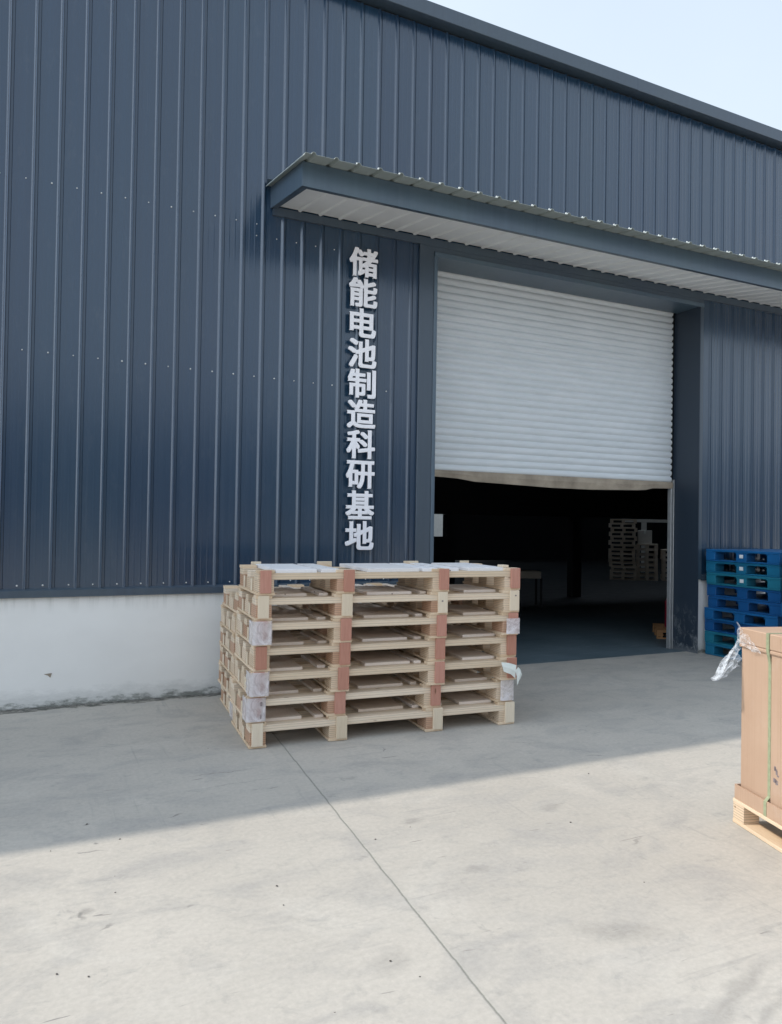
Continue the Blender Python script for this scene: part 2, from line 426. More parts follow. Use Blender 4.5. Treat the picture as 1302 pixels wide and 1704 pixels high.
MAT["letter"] = plain_mat("white_letter_acrylic", (0.96, 0.95, 0.98), 0.35, 0.01, 4, bump=0)
MAT["screw"] = plain_mat("bright_screw", (0.75, 0.77, 0.75), 0.35, 0.05, 30, metal=0.3)
MAT["lvl_x"] = wood_mat("lvl_rail", (0.79, 0.64, 0.48), (0.85, 0.73, 0.58), 'X', 0.019)
MAT["skid"] = wood_mat("skid_board", (0.74, 0.57, 0.40), (0.81, 0.66, 0.49), 'Y', 0)
MAT["deck"] = wood_mat("deck_board", (0.83, 0.72, 0.63), (0.88, 0.79, 0.71), 'Y', 0)
MAT["deck_top"] = wood_mat("skylit_deck_board", (0.78, 0.77, 0.78), (0.84, 0.84, 0.86), 'Y', 0)  # deck wood with the bluish-white sky light put into its colour
MAT["block"] = wood_mat("ply_block", (0.74, 0.57, 0.41), (0.82, 0.67, 0.51), 'X', 0.0145)
MAT["block_pink"] = wood_mat("ply_block_reddish", (0.52, 0.30, 0.20), (0.62, 0.42, 0.29), 'X', 0.0145)
MAT["cap_plain"] = wood_mat("end_cap_plain", (0.76, 0.64, 0.49), (0.82, 0.72, 0.57), 'Z', 0)
MAT["cap_pink"] = wood_mat("end_cap_red", (0.50, 0.24, 0.18), (0.57, 0.30, 0.23), 'Z', 0)
MAT["film"] = film_mat("stretch_film", (0.76, 0.72, 0.73), 0.66, 7)
MAT["clear_film"] = film_mat("clear_film", (0.80, 0.84, 0.88), 0.14, 12)
MAT["wrap_film"] = film_mat("wrap_film", (0.9, 0.9, 0.9), 0.16, 26)
MAT["paper"] = plain_mat("torn_paper_tape", (0.68, 0.71, 0.66), 0.5, 0.06, 20)
MAT["cardboard"] = cardboard_mat()
MAT["strap"] = plain_mat("green_strap", (0.31, 0.34, 0.21), 0.4, 0.15, 40)
MAT["ink"] = plain_mat("grey_ink", (0.24, 0.20, 0.20), 0.7, 0.2, 40)
MAT["old_wood"] = wood_mat("weathered_wood", (0.58, 0.50, 0.41), (0.72, 0.64, 0.54), 'X', 0)
MAT["orange_wood"] = wood_mat("orange_wood", (0.42, 0.22, 0.10), (0.52, 0.29, 0.14), 'X', 0)
MAT["red"] = plain_mat("red_enamel", (0.30, 0.01, 0.03), 0.3, 0.05)
MAT["black"] = plain_mat("black_rubber", (0.02, 0.02, 0.02), 0.6)
MAT["sticker"] = plain_mat("white_sticker", (0.75, 0.77, 0.78), 0.5, 0.04)
MAT["stone"] = plain_mat("stone_chip", (0.10, 0.09, 0.08), 0.9, 0.3, 60)
MAT["pale_box"] = plain_mat("pale_carton", (0.50, 0.49, 0.45), 0.7, 0.08)
BLUES = [plain_mat("blue_plastic", c, 0.42, 0.10, 5) for c in ((0.010, 0.115, 0.30), (0.012, 0.15, 0.27), (0.008, 0.085, 0.25), (0.016, 0.17, 0.25))]

# ---------------------------------------------------------------- setting
D = 7.254
RIB0, PER = -0.0895, 0.2033

g = MB()
g.v += [(-90, -90, 0), (120, -90, 0), (120, D + 0.16, 0), (-90, D + 0.16, 0)]
g.f.append([0, 1, 2, 3])
yard = g.build("yard_ground", MAT["concrete"]); tag(yard, kind="structure")
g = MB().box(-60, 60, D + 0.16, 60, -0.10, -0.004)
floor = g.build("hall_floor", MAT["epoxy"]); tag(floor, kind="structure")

# ---------------------------------------------------------------- warehouse
wh = empty("warehouse", (0, D, 0))
tag(wh, "long dark blue metal-clad warehouse with a half-open roller door and canopy", "warehouse")
WO = Vector((0, D, 0))
def at_wh(o):
    o.matrix_parent_inverse = Matrix.Translation(-WO); return o
def wpart(mb, name, mat, parent=None, **k):
    o = mb.build(name, mat, None, **k)
    if parent is None:
        o.parent = wh; o.matrix_parent_inverse = Matrix.Translation(-WO)
    else:
        o.parent = parent; o.matrix_parent_inverse = Matrix.Identity(4)
    return o

def gut(x):                       # roof edge height, falling slightly to the right
    return 7.298 - 0.0122 * x
X_L, X_R = -9.0, 34.0
DOOR_L, DOOR_R, DOOR_T, REV = 3.89, 7.83, 4.57, 0.40

def rib_profile(xa, xb):
    """x, y pairs of the cladding profile between xa and xb"""
    pts = [(xa, D)]
    i = math.ceil((xa - RIB0) / PER)
    while RIB0 + i * PER < xb:
        x = RIB0 + i * PER
        jit = 0.0015 * math.sin(i * 12.9)
        for dx, dy in ((-0.020, 0), (-0.010, -0.0085), (-0.004, -0.0155), (0.005, -0.0195 + jit), (0.012, 0.006), (0.030, 0.006), (0.034, 0), (0.064, 0), (0.070, -0.0009), (0.078, -0.0009), (0.084, 0), (0.120, 0), (0.126, -0.0009), (0.134, -0.0009), (0.140, 0)):
            if xa < x + dx < xb: pts.append((x + dx, D + dy))
        i += 1
    pts.append((xb, D))
    return pts

def cladding(xa, xb, z0, z1=None, name="wall_cladding"):
    mb = MB(); pr = rib_profile(xa, xb)
    zs = [z0, None]
    a = [(x, y, z0) for x, y in pr]
    b = [(x, y, (z1 if z1 else gut(x) - 0.17)) for x, y in pr]
    mb.strip(a, b)
    return wpart(mb, name, MAT["wall"])
cladding(X_L, DOOR_L - 0.21, 0.98)
cladding(DOOR_L - 0.21, DOOR_R + 0.07, 4.70)
cladding(DOOR_R + 0.07, X_R, 0.98)

# plinth walls
pl = wpart(MB().box(X_L, DOOR_L - 0.215, D + 0.004, D + 0.24, -0.1, 0.97), "plinth_wall", MAT["plaster"])
wpart(MB().box(DOOR_R + 0.012, X_R, D + 0.004, D + 0.24, -0.1, 0.97), "plinth_wall", MAT["plaster"])
chip = MB().prism([(0.075, D + 0.001, 0.286), (0.140, D + 0.001, 0.292), (0.128, D + 0.001, 0.252), (0.108, D + 0.001, 0.272)], (0, 0.006, 0))
wpart(chip, "spalled_patch", MAT["dirty_seal"], fix=True)

# drip flashings on top of the plinth
def drip(xa, xb):
    mb = MB()
    x = xa
    while x < xb - 0.01:
        x2 = min(x + 2.95, xb)
        off = 0.0 if int((x - xa) / 2.9) % 2 else 0.0025
        mb.prism([(x, D - 0.001, 1.035), (x, D - 0.034 - off, 1.018), (x, D - 0.036 - off, 0.958), (x, D - 0.027, 0.955), (x, D - 0.003, 0.96)], (x2 - x, 0, 0))
        x = x2
    wpart(mb, "drip_flashing", MAT["trim"], fix=True)
drip(-8.3, DOOR_L - 0.225)
drip(DOOR_R + 0.075, X_R)

# roof edge gutter, wide folded trim with a lip
mb = MB()
segs = [X_L + k * 3.9 for k in range(12)]
segs = [s for s in segs if s < X_R] + [X_R]
for k in range(len(segs) - 1):
    a, b = segs[k], segs[k + 1] - 0.004
    def ring(x, e=0.0):
        t = gut(x)
        return [(x, D + 0.35, t - 0.005), (x, D - 0.147 - e, t), (x, D - 0.15 - e, t - 0.004), (x, D - 0.15 - e, t - 0.152), (x, D - 0.147, t - 0.156), (x, D - 0.100, t - 0.156), (x, D - 0.100, t - 0.135), (x, D + 0.35, t - 0.135)]
    ra, rb = ring(a, 0.002 * (k % 2)), ring(b, 0.002 * (k % 2)); n = len(mb.v)
    mb.v += ra + rb; q = len(ra)
    for i in range(q):
        j = (i + 1) % q
        mb.f.append([n + i, n + j, n + q + j, n + q + i])
    mb.f.append(list(range(n + q - 1, n - 1, -1))); mb.f.append(list(range(n + q, n + 2 * q)))
wpart(mb, "eaves_gutter", MAT["trim"], fix=True)
mb = MB()                                    # shadowed closure strip behind the gutter
mb.prism([(X_L, D + 0.03, gut(X_L) - 0.138), (X_L, D + 0.03, gut(X_L) - 0.34), (X_R, D + 0.03, gut(X_R) - 0.34), (X_R, D + 0.03, gut(X_R) - 0.138)], (0, 0.05, 0))
wpart(mb, "eaves_closure", MAT["dark"], fix=True)

# roof of the hall: low-pitched slabs with an unseen slot added to light the stacks, back and end walls
SK = (13.2, 20.2, 15.3, 19.4)   # x0, x1, y0, y1 of the added light slot
mb = MB()
def zr(y): return 6.78 + (y - D) * 0.05
def slab(x0, x1, y0, y1):
    mb.prism([(x0, y0, zr(y0)), (x1, y0, zr(y0)), (x1, y1, zr(y1)), (x0, y1, zr(y1))], (0, 0, 0.12))
slab(X_L, X_R, D + 0.36, SK[2]); slab(X_L, SK[0], SK[2], SK[3]); slab(SK[1], X_R, SK[2], SK[3]); slab(X_L, X_R, SK[3], 30)
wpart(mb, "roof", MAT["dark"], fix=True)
mb = MB()
wpart(MB().box(X_L - 0.2, X_L - 0.003, D + 0.01, 30, -0.1, 7.0), "end_wall", MAT["dark"]); wpart(MB().box(X_R + 0.003, X_R + 0.2, D + 0.01, 30, -0.1, 6.8), "end_wall", MAT["dark"])
pass
mb = MB().box(X_L, 14.8, 30.01, 30.2, -0.1, 7.9).box(16.95, X_R, 30.01, 30.2, -0.1, 7.9).box(14.801, 16.949, 30.01, 30.2, 3.5, 7.9)
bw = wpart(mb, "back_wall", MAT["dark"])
# inner lining of the front wall so no light leaks through
mb = MB(); mb.box(X_L, DOOR_L - 0.02, D + 0.25, D + 0.33, -0.09, 7.1); mb.box(DOOR_R + 0.02, X_R, D + 0.25, D + 0.33, -0.09, 6.85); mb.box(DOOR_L - 0.015, DOOR_R + 0.015, D + 0.25, D + 0.33, DOOR_T + 0.02, 7.0)
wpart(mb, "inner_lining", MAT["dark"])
# partition inside the hall with low openings
mb = MB()
PZ = 1.855
mb.box(X_L, 7.0, 14.0, 14.2, -0.09, PZ - 0.002); mb.box(7.86, 8.06, 14.0, 14.2, -0.09, PZ - 0.002); mb.box(11.2, 11.45, 14.0, 14.2, -0.09, PZ - 0.002)
mb.box(X_L, X_R, 14.0, 14.2, PZ, 7.15)
mb.box(7.0, 7.86, 14.0, 14.2, -0.09, 1.377)
mb.box(17.5, X_R, 14.0, 14.2, -0.09, PZ - 0.002)
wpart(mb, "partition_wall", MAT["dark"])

# door surround
wpart(MB().box(DOOR_L - 0.22, DOOR_L - 0.045, D - 0.028, D + 0.20, 0, 4.66), "door_trim", MAT["trim"], bevel=0.004)
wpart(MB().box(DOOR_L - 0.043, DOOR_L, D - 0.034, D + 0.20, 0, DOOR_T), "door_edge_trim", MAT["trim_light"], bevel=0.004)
wpart(MB().box(DOOR_R + 0.003, DOOR_R + 0.068, D - 0.028, D + 0.003, 0.97, 4.66), "door_trim", MAT["trim"], bevel=0.004)
wpart(MB().box(DOOR_R, DOOR_R + 0.010, D - 0.03, D + REV + 0.02, 0, DOOR_T), "door_reveal", MAT["reveal"])
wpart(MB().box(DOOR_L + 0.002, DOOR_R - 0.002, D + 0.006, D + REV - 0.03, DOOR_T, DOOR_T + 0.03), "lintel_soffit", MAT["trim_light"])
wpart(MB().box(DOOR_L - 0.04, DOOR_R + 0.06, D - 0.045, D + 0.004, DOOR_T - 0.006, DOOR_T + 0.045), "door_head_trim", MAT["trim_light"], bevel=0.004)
wpart(MB().box(DOOR_L - 0.22, DOOR_R + 0.068, D - 0.026, D + 0.002, DOOR_T + 0.048, 4.705), "door_head_flashing", MAT["trim"])

# roller shutter
YS = D + REV
sh = MB()
prof = []
z = 2.262; P_ = 0.0842
while z < DOOR_T + 0.05:
    for k, (dz, dy) in enumerate(((0.0, 0.022), (0.005, 0.012), (0.018, 0.001), (0.036, -0.004), (0.056, -0.001), (0.068, 0.008), (0.073, 0.020), (0.079, 0.024))):
        prof.append((z + dz, YS + dy))
    z += P_
def sag(t): return 0
nx = 24
xs = [DOOR_L + 0.08 + (DOOR_R - 0.045 - DOOR_L - 0.08) * i / nx for i in range(nx + 1)]
for i in range(nx):
    x0, x1 = xs[i], xs[i + 1]
    w0 = 0.002 * math.sin(x0 * 2.1); w1 = 0.002 * math.sin(x1 * 2.1)
    sh.strip([(x0, y + w0, zz) for zz, y in prof], [(x1, y + w1, zz) for zz, y in prof])
shut = wpart(sh, "roller_shutter", MAT["shutter"], fix=True)
for p in shut.data.polygons: p.use_smooth = True
# dirty bottom bar with a drooping rubber skirt
pts = [(3.97, 2.200), (4.25, 2.190), (4.42, 2.183), (4.66, 2.155), (5.2, 2.138), (5.8, 2.120), (6.4, 2.118), (6.76, 2.126), (7.2, 2.138), (7.33, 2.146), (7.45, 2.172), (7.79, 2.178)]
top = [(x, 2.274 - 0.010 * (x - 3.97) / 3.8) for x, _ in pts]
mb = MB()
f0 = [(x, YS - 0.012, z) for x, z in top]; mid = [(x, YS - 0.022 - 0.006 * math.sin(x * 9), 0.42 * z2 + 0.58 * z1) for (x, z1), (_, z2) in zip(top, pts)]
bot = [(x, YS - 0.010 + 0.008 * math.sin(x * 7), z) for x, z in pts]
mb.strip(f0, mid); mb.strip(mid, bot); mb.strip(bot, [(x, y + 0.022, z) for x, y, z in bot]); mb.strip([(x, y + 0.028, z) for x, y, z in f0], f0)
bar = wpart(mb, "bottom_bar", MAT["dirty_seal"], shut)
gr = MB().box(7.768, 7.795, YS - 0.012, YS + 0.05, 0, 2.18); gr.box(7.812, 7.822, YS - 0.02, YS + 0.06, 0, 2.30)
wpart(gr, "guide_rail", MAT["galv"], shut, bevel=0.003)
gl = MB().box(3.95, 3.985, YS - 0.012, YS + 0.06, 0, 2.3)
wpart(gl, "guide_rail", MAT["galv"], shut)
wpart(MB().box(7.800, 7.829, YS + 0.03, YS + 0.06, 0, DOOR_T), "shutter_post", MAT["dark"])
wpart(MB().box(DOOR_L, 3.975, YS - 0.05, YS - 0.02, 0, DOOR_T), "shutter_post", MAT["trim"])
wpart(MB().box(DOOR_L, DOOR_R, YS + 0.02, YS + 0.45, DOOR_T + 0.06, DOOR_T + 0.5), "shutter_box", MAT["dark"])

# canopy: all edges slope down by 0.175 over 1.0 m away from the wall
CX0, CX1 = 2.015, 20.0
YF = 6.25
def cz(y, base): return base - (D - y) * 0.172
cano = wpart(MB().box(CX0 + 0.02, CX1, D - 0.033, D - 0.001, 4.675, 4.755), "canopy_wall_flashing", MAT["trim"])
mb = MB()
zb = 4.745; H = 0.215
mb.prism([(CX0, YF, cz(YF, zb)), (CX0, D - 0.002, cz(D, zb)), (CX0, D - 0.002, cz(D, zb) + H), (CX0, YF, cz(YF, zb) + H)], (0.012, 0, 0))
mb.box(CX0 + 0.013, CX1, YF, YF + 0.012, cz(YF, zb), cz(YF, zb) + H)
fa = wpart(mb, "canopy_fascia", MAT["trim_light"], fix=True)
mb = MB()    # folded dark edge under the fascia
mb.prism([(CX0 + 0.014, YF + 0.014, cz(YF, zb) - 0.002), (CX0 + 0.014, D - 0.036, cz(D, zb) - 0.002), (CX0 + 0.06, D - 0.036, cz(D, zb) - 0.002), (CX0 + 0.06, YF + 0.06, cz(YF + .046, zb) - 0.002)], (0, 0, 0.02))
mb.prism([(CX0 + 0.014, YF + 0.0145, cz(YF, zb) - 0.002), (CX0 + 0.06, YF + 0.0605, cz(YF + .046, zb) - 0.002), (CX1, YF + 0.0605, cz(YF + .046, zb) - 0.002), (CX1, YF + 0.0145, cz(YF, zb) - 0.002)], (0, 0, 0.02))
wpart(mb, "fascia_edge", MAT["trim"], fa, fix=True)
# soffit: ribbed sheet, ribs run away from the wall
mb = MB(); pr = [(CX0 + 0.045, 0)]
i = 0; SP = 0.2145
x = 2.308
while x < CX1 - 0.03:
    for dx, dz in ((-0.020, 0), (-0.009, -0.016), (0.009, -0.016), (0.020, 0)): pr.append((x + dx, dz))
    x += SP
pr.append((CX1, 0))
ya, yb = YF + 0.03, D - 0.034
mb.strip([(x, ya, cz(ya, zb) + 0.030 + dz) for x, dz in pr], [(x, yb, cz(yb, zb) + 0.030 + dz) for x, dz in pr])
wpart(mb, "canopy_soffit", MAT["soffit"])
# roof sheet with upstanding ribs, overhanging front and end
mb = MB(); pr = [(CX0 - 0.055, -0.02), (CX0 - 0.045, 0)]
x = 2.045
while x < CX1 - 0.05:
    for dx, dz in ((-0.024, 0), (-0.010, 0.020), (0.010, 0.020), (0.024, 0)): pr.append((x + dx, dz))
    x += 0.2065
pr.append((CX1, 0))
def roofline(y, o=0, jag=0): return [(x, y + jag * 0.002 * math.sin(x * 31), cz(y, zb) + H + 0.004 + dz + o) for x, dz in pr]
y1, y2 = 6.030, D - 0.002
mb.strip(roofline(y1, 0, 1), roofline(y2)); mb.strip(roofline(y2, 0.003), roofline(y1, 0.003, 1)); mb.strip(roofline(y1, 0.003, 1), roofline(y1, 0, 1))
rs = wpart(mb, "canopy_roof_sheet", MAT["canopy_sheet"])
# wall flashing above the canopy
mb = MB(); mb.prism([(CX0 - 0.05, D - 0.03, cz(D, zb) + H + 0.008), (CX0 - 0.05, D - 0.085, cz(D, zb) + H + 0.036), (CX0 - 0.05, D - 0.082, cz(D, zb) + H + 0.042), (CX0 - 0.05, D - 0.03, cz(D, zb) + H + 0.05)], (CX1 - CX0, 0, 0))
wpart(mb, "abutment_flashing", MAT["trim"], fix=True)
# screws: one above each canopy rib end, and rows across the cladding
me_s = MB().tube([(0, 0, 0), (0, -0.004, 0), (0, -0.008, 0)], [0.0075, 0.0075, 0.004], 8).mesh("screw", MAT["screw"])
def screw(x, y, z, s=1.0):
    o = place("screw", me_s); o.location = (x, y, z); o.scale = (s, s, s)
    o.parent = wh; o.matrix_parent_inverse = Matrix.Translation(-WO)
    return o
for i in range(-1, 11):
    screw(RIB0 + i * PER - 0.062, D - 0.001, 4.585 - 0.002 * i, random.uniform(0.7, 1.1))
for i in range(-1, 18):
    screw(RIB0 + i * PER - 0.062, D - 0.001, 3.095 - 0.003 * i, random.uniform(0.7, 1.1))
    screw(RIB0 + i * PER - 0.062 + random.uniform(-.004, .004), D - 0.001, 1.060, random.uniform(0.8, 1.1))
for i in range(10, 15):
    screw(RIB0 + i * PER - 0.062, D - 0.001, 4.45, 0.8)
x = 2.045
me_c = MB().tube([(0, 0, 0), (0, 0, 0.006), (0, 0, 0.014)], [0.010, 0.010, 0.005], 8).mesh("screw", MAT["screw"])
k = 0
while x < 10.2:
    if k >= 2:
        o = place("screw", me_c); o.location = (x, 6.085, cz(6.085, zb) + H + 0.026)
        o.parent = wh; o.matrix_parent_inverse = Matrix.Translation(-WO)
    x += 0.2065; k += 1

# unseen dark hall added behind the camera for the cladding to reflect
nb = empty("added_dark_warehouse", (0, -27, 0))
tag(nb, "plain dark warehouse added unseen behind the viewer for the cladding to reflect", "warehouse")
MB().box(-45, 60, -12, 0, 0, 6.6).build("hall_body", MAT["trim"], nb)
MB().box(-45.2, 60.2, -12.2, 0.15, 6.605, 6.9).build("roof_edge", MAT["trim_light"], nb)

# ---------------------------------------------------------------- wall sign
sign = empty("wall_sign", (3.001, D, 1.36))
tag(sign, "column of ten raised white Chinese characters on the dark cladding left of the door", "sign")
CHARS = "储能电池制造科研基地"
zt = 4.505; pitch = 0.3146
for i, ch in enumerate(CHARS):
    cu = bpy.data.curves.new("character", 'FONT')
    cu.body = ch; cu.size = 1.0; cu.extrude = 0.045; cu.resolution_u = 6
    tmp = bpy.data.objects.new("tmp", cu); C.objects.link(tmp)
    bpy.context.view_layer.update()
    me = bpy.data.meshes.new_from_object(tmp.evaluated_get(bpy.context.evaluated_depsgraph_get()))
    bpy.data.objects.remove(tmp)
    xs_ = [v.co.x for v in me.vertices]; ys_ = [v.co.y for v in me.vertices]
    cx_, cy_ = (min(xs_) + max(xs_)) / 2, (min(ys_) + max(ys_)) / 2
    wdt, hgt = max(xs_) - min(xs_), max(ys_) - min(ys_)
    sx = 0.298 / max(wdt, 0.9); sz = 0.284 / max(hgt, 0.9)
    for v in me.vertices:
        v.co = Vector(((v.co.x - cx_) * sx, -v.co.z * 0.16, (v.co.y - cy_) * sz))
    base_v = [v.co.copy() for v in me.vertices]; base_f = [list(p.vertices) for p in me.polygons]
    bpy.data.meshes.remove(me)
    lm = MB()                         # heavy weight: the outline swept round a small circle
    for q in range(9):
        a_ = q * math.pi / 4
        rx, rz_ = (0, 0) if q == 8 else (0.0092 * max(-1, min(1, 1.42 * math.cos(a_))), 0.0072 * max(-1, min(1, 1.42 * math.sin(a_))))
        n0 = len(lm.v)
        lm.v += [(v.x + rx, v.y + 0.0003 * q, v.z + rz_) for v in base_v]
        lm.f += [[n0 + w for w in f] for f in base_f]
    me = lm.mesh("character", MAT["letter"])
    o = place("character", me, sign)
    zc = zt - 0.158 - i * pitch
    o.location = (0.0, -0.060, zc - 1.36)

# ---------------------------------------------------------------- wooden pallets
PH = 0.1842
COLS = [(0.0, 0.125, 0.018, 0.098), (0.598, 0.742, 0.655, 0.738), (1.395, 1.540, 1.455, 1.536), (2.050, 2.195, 2.108, 2.192)]
DEP = 0.775
def bmesh_box(x0, x1, y0, y1, z0, z1, name, mat, bev=0.002):
    return MB().box(x0, x1, y0, y1, z0, z1).mesh(name, MAT[mat], bevel=bev)
PM = {}
PM["rail_f"] = bmesh_box(0.004, 2.190, 0.022, 0.165, 0.112, 0.160, "rail", "lvl_x")
PM["rail_m"] = bmesh_box(0.004, 2.190, 0.335, 0.435, 0.112, 0.160, "rail", "lvl_x")
PM["rail_r"] = bmesh_box(0.004, 2.190, 0.610, 0.753, 0.112, 0.160, "rail", "lvl_x")
for ci, (a, b, c, d) in enumerate(COLS):
    PM["skid", ci] = bmesh_box(a - 0.002, b + 0.002, 0.012, DEP - 0.004, 0.0, 0.0195, "skid_board", "skid")
    for ri, (y0, y1) in enumerate(((0.018, 0.205), (0.330, 0.480), (0.590, 0.757))):
        top_ = 0.1115
        PM["block", ci, ri] = bmesh_box(a + 0.006, b - 0.004, y0 + (0.001 if ri else 0), y1, 0.020, top_, "block", "block")
    # upper packers standing on the rail at the two ends
    PM["pack", ci, 0] = bmesh_box(a, b, 0.020, 0.10, 0.1605, PH - 0.001, "packer", "skid")
    PM["pack", ci, 1] = bmesh_box(a, b, 0.665, 0.755, 0.1605, PH - 0.001, "packer", "skid")
    PM["cap", ci, 0] = bmesh_box(c, d, 0.0, 0.0195, 0.016, PH - 0.0015, "end_cap", "cap_plain", 0.0015)
    PM["cap", ci, 1] = bmesh_box(c, d, DEP - 0.02, DEP, 0.016, PH - 0.0015, "end_cap", "cap_plain", 0.0015)
    # pale front face strip of the block beside the cap
PM["post"] = bmesh_box(-0.004, 0.0035, 0.215, 0.262, 0.020, 0.111, "side_post", "cap_plain", 0.001)
PM["post2"] = bmesh_box(-0.004, 0.0035, 0.500, 0.545, 0.020, 0.111, "side_post", "cap_plain", 0.001)
PLANKS = [(0.135, 0.425), (0.520, 0.590), (0.895, 1.275), (1.330, 1.388), (1.548, 1.600), (1.740, 2.040)]

def wood_pallet(loc, rz, caps, label, group, top=False, seed=0, film=(), blocks="block"):
    rnd = random.Random(seed)
    t = empty("wooden_pallet", loc, rz)
    tag(t, label, "pallet", group)
    place("rail", PM["rail_f"], t); place("rail", PM["rail_m"], t); place("rail", PM["rail_r"], t)
    for ci in range(4):
        place("skid_board", PM["skid", ci], t)
        for ri in range(3):
            place("block", PM["block", ci, ri], t, MAT["block_pink"] if rnd.random() < 0.3 else MAT["block"])
        for ri in range(2):
            place("packer", PM["pack", ci, ri], t)
            kind = caps[ci] if ri == 0 else rnd.choice("pnp")
            place("end_cap", PM["cap", ci, ri], t, MAT["cap_pink"] if kind in "pw" else MAT["cap_plain"])
    place("side_post", PM["post"], t); place("side_post", PM["post2"], t)
    for k, (a, b) in enumerate(PLANKS):
        j = rnd.uniform(-0.02, 0.012)
        yf = 0.135 + rnd.uniform(-0.03, 0.03); yb_ = 0.66 + rnd.uniform(0, 0.04)
        zt_ = PH - 0.001
        if top:
            yf = 0.035; yb_ = 0.765; zt_ = PH + 0.004; a -= 0.02 * (k > 0); b += 0.03 if k in (0, 2, 5) else 0.05
        b = min(b + j, [c[0] for c in COLS if c[0] > a][0] - 0.004) if not top else b + j
        MB().box(a + (j if k else 0), b, yf, yb_, 0.1606, zt_).build("deck_board", MAT["deck_top" if top else "deck"], t, bevel=0.002)
    if top:
        for (a, b) in ((0.098, 0.18), (0.66, 0.79), (1.46, 1.60), (2.02, 2.11)):
            MB().box(a, b, 0.766, 0.786, 0.10, 0.206).build("stop_block", MAT["cap_plain"], t, bevel=0.003)
        MB().box(2.04, 2.098, 0.03, 0.12, 0.1695 + 0.018, 0.208).build("stop_block", MAT["cap_plain"], t, bevel=0.003)
    for (ci, kind) in film:
        a, b, c, d = COLS[ci]
        x0, x1 = (a - 0.016, b + 0.004) if ci == 0 else (a + 0.03, b + 0.012)
        mb = MB(); n = 7
        def wob(i, j, s): return s * (math.sin(i * 2.3 + seed) * math.cos(j * 3.1 + seed * 2))
        # wrinkled sleeve over the front, and the outer side
        grid = []
        path = [(x0, 0.13), (x0, 0.06), (x0, -0.006), (x0 + 0.02, -0.012), ((x0 + x1) / 2, -0.014), (x1 - 0.01, -0.012), (x1, 0.0), (x1, 0.10)]
        if ci: path = [(x0, 0.0), (x0 + 0.01, -0.010), ((x0 + x1) / 2, -0.014), (x1 - 0.01, -0.012), (x1, 0.004), (x1 + 0.002, 0.08)]
        for i, (px, py) in enumerate(path):
            grid.append([(px + wob(i, j, 0.004), py + wob(j, i, 0.005), 0.012 + (PH - 0.012 - (0.045 if kind == 'h' else 0)) * j / n) for j in range(n + 1)])
        for i in range(len(grid) - 1): mb.strip(grid[i], grid[i + 1])
        mb.build("film_wrap", MAT["film"], t, smooth=True)
    return t

ORI = Vector((1.407, 5.362, 0.002)); RZ = math.radians(-3.7)
ux = Vector((math.cos(RZ), math.sin(RZ), 0))
layers = [  # bottom to top: x offset, caps, film, label
    (0.000, "nnnn", (), "bottom wooden pallet of the front stack, standing on the concrete"),
    (-0.012, "wppn", ((0, 'f'), (3, 'f')), "second wooden pallet from the bottom of the front stack, marked film on its corner"),
    (0.006, "wppp", ((0, 'f'),), "third wooden pallet from the bottom of the front stack, torn paper at its right"),
    (0.020, "pppp", (), "middle wooden pallet of the front stack, four reddish end caps"),
    (0.022, "wppw", ((0, 'f'), (3, 'h')), "third wooden pallet from the top of the front stack, pale film on both front corners"),
    (0.030, "nnnn", (), "second wooden pallet from the top of the front stack, four bare wood end caps"),
    (0.042, "pppp", (), "topmost wooden pallet of the front stack, boards coloured pale to look lit by the sky"),
]
GF = "wooden pallets in the front stack"
stack = []
for k, (dx, caps, film, lab) in enumerate(layers):
    p = ORI + ux * dx + Vector((0, 0, k * PH)) + Vector((0, [0, 0.008, -0.004, 0.006, 0, 0.01, 0][k], 0))
    stack.append(wood_pallet(p, RZ + math.radians([0, .35, -.3, .3, -.1, -.35, .2][k]), caps, lab, GF, top=(k == 6), seed=k + 3, film=film))
# staple marks / nails on the plain caps
for (k, ci, dx, dz) in ((5, 3, 0.05, 0.14), (5, 2, 0.035, 0.11)):
    a, b, c, d = COLS[ci]
    MB().box(c + dx - 0.008, c + dx + 0.006, -0.002, 0.003, dz - 0.004, dz + 0.007).build("nail", MAT["ink"], stack[k])
for (dz, w_) in ((0.05, 0.008), (0.14, 0.014)):
    MB().box(0.085, 0.085 + w_, -0.0215, -0.019, dz - 0.014, dz + 0.016).build("film_mark", MAT["ink"], stack[1])
# rear stack
ORI2 = Vector((1.515, 6.195, 0.002))
names = ["bottom", "second from bottom", "third from bottom", "third from top", "second from top", "topmost"]
for k in range(6):
    dx = [0.0, -0.02, -0.01, -0.015, -0.01, 0.012][k]
    rp = wood_pallet(ORI2 + ux * (dx - 0.022) + Vector((0, 0, k * 0.1752)), RZ + math.radians(0.2 * ((k % 3) - 1)), "npnp", "%s wooden pallet of the rear stack against the white plinth" % names[k], "wooden pallets in the rear stack", seed=40 + k, film=((0, 'f'),) if k == 0 else ())
    rp.scale = (1, 1, 0.951)

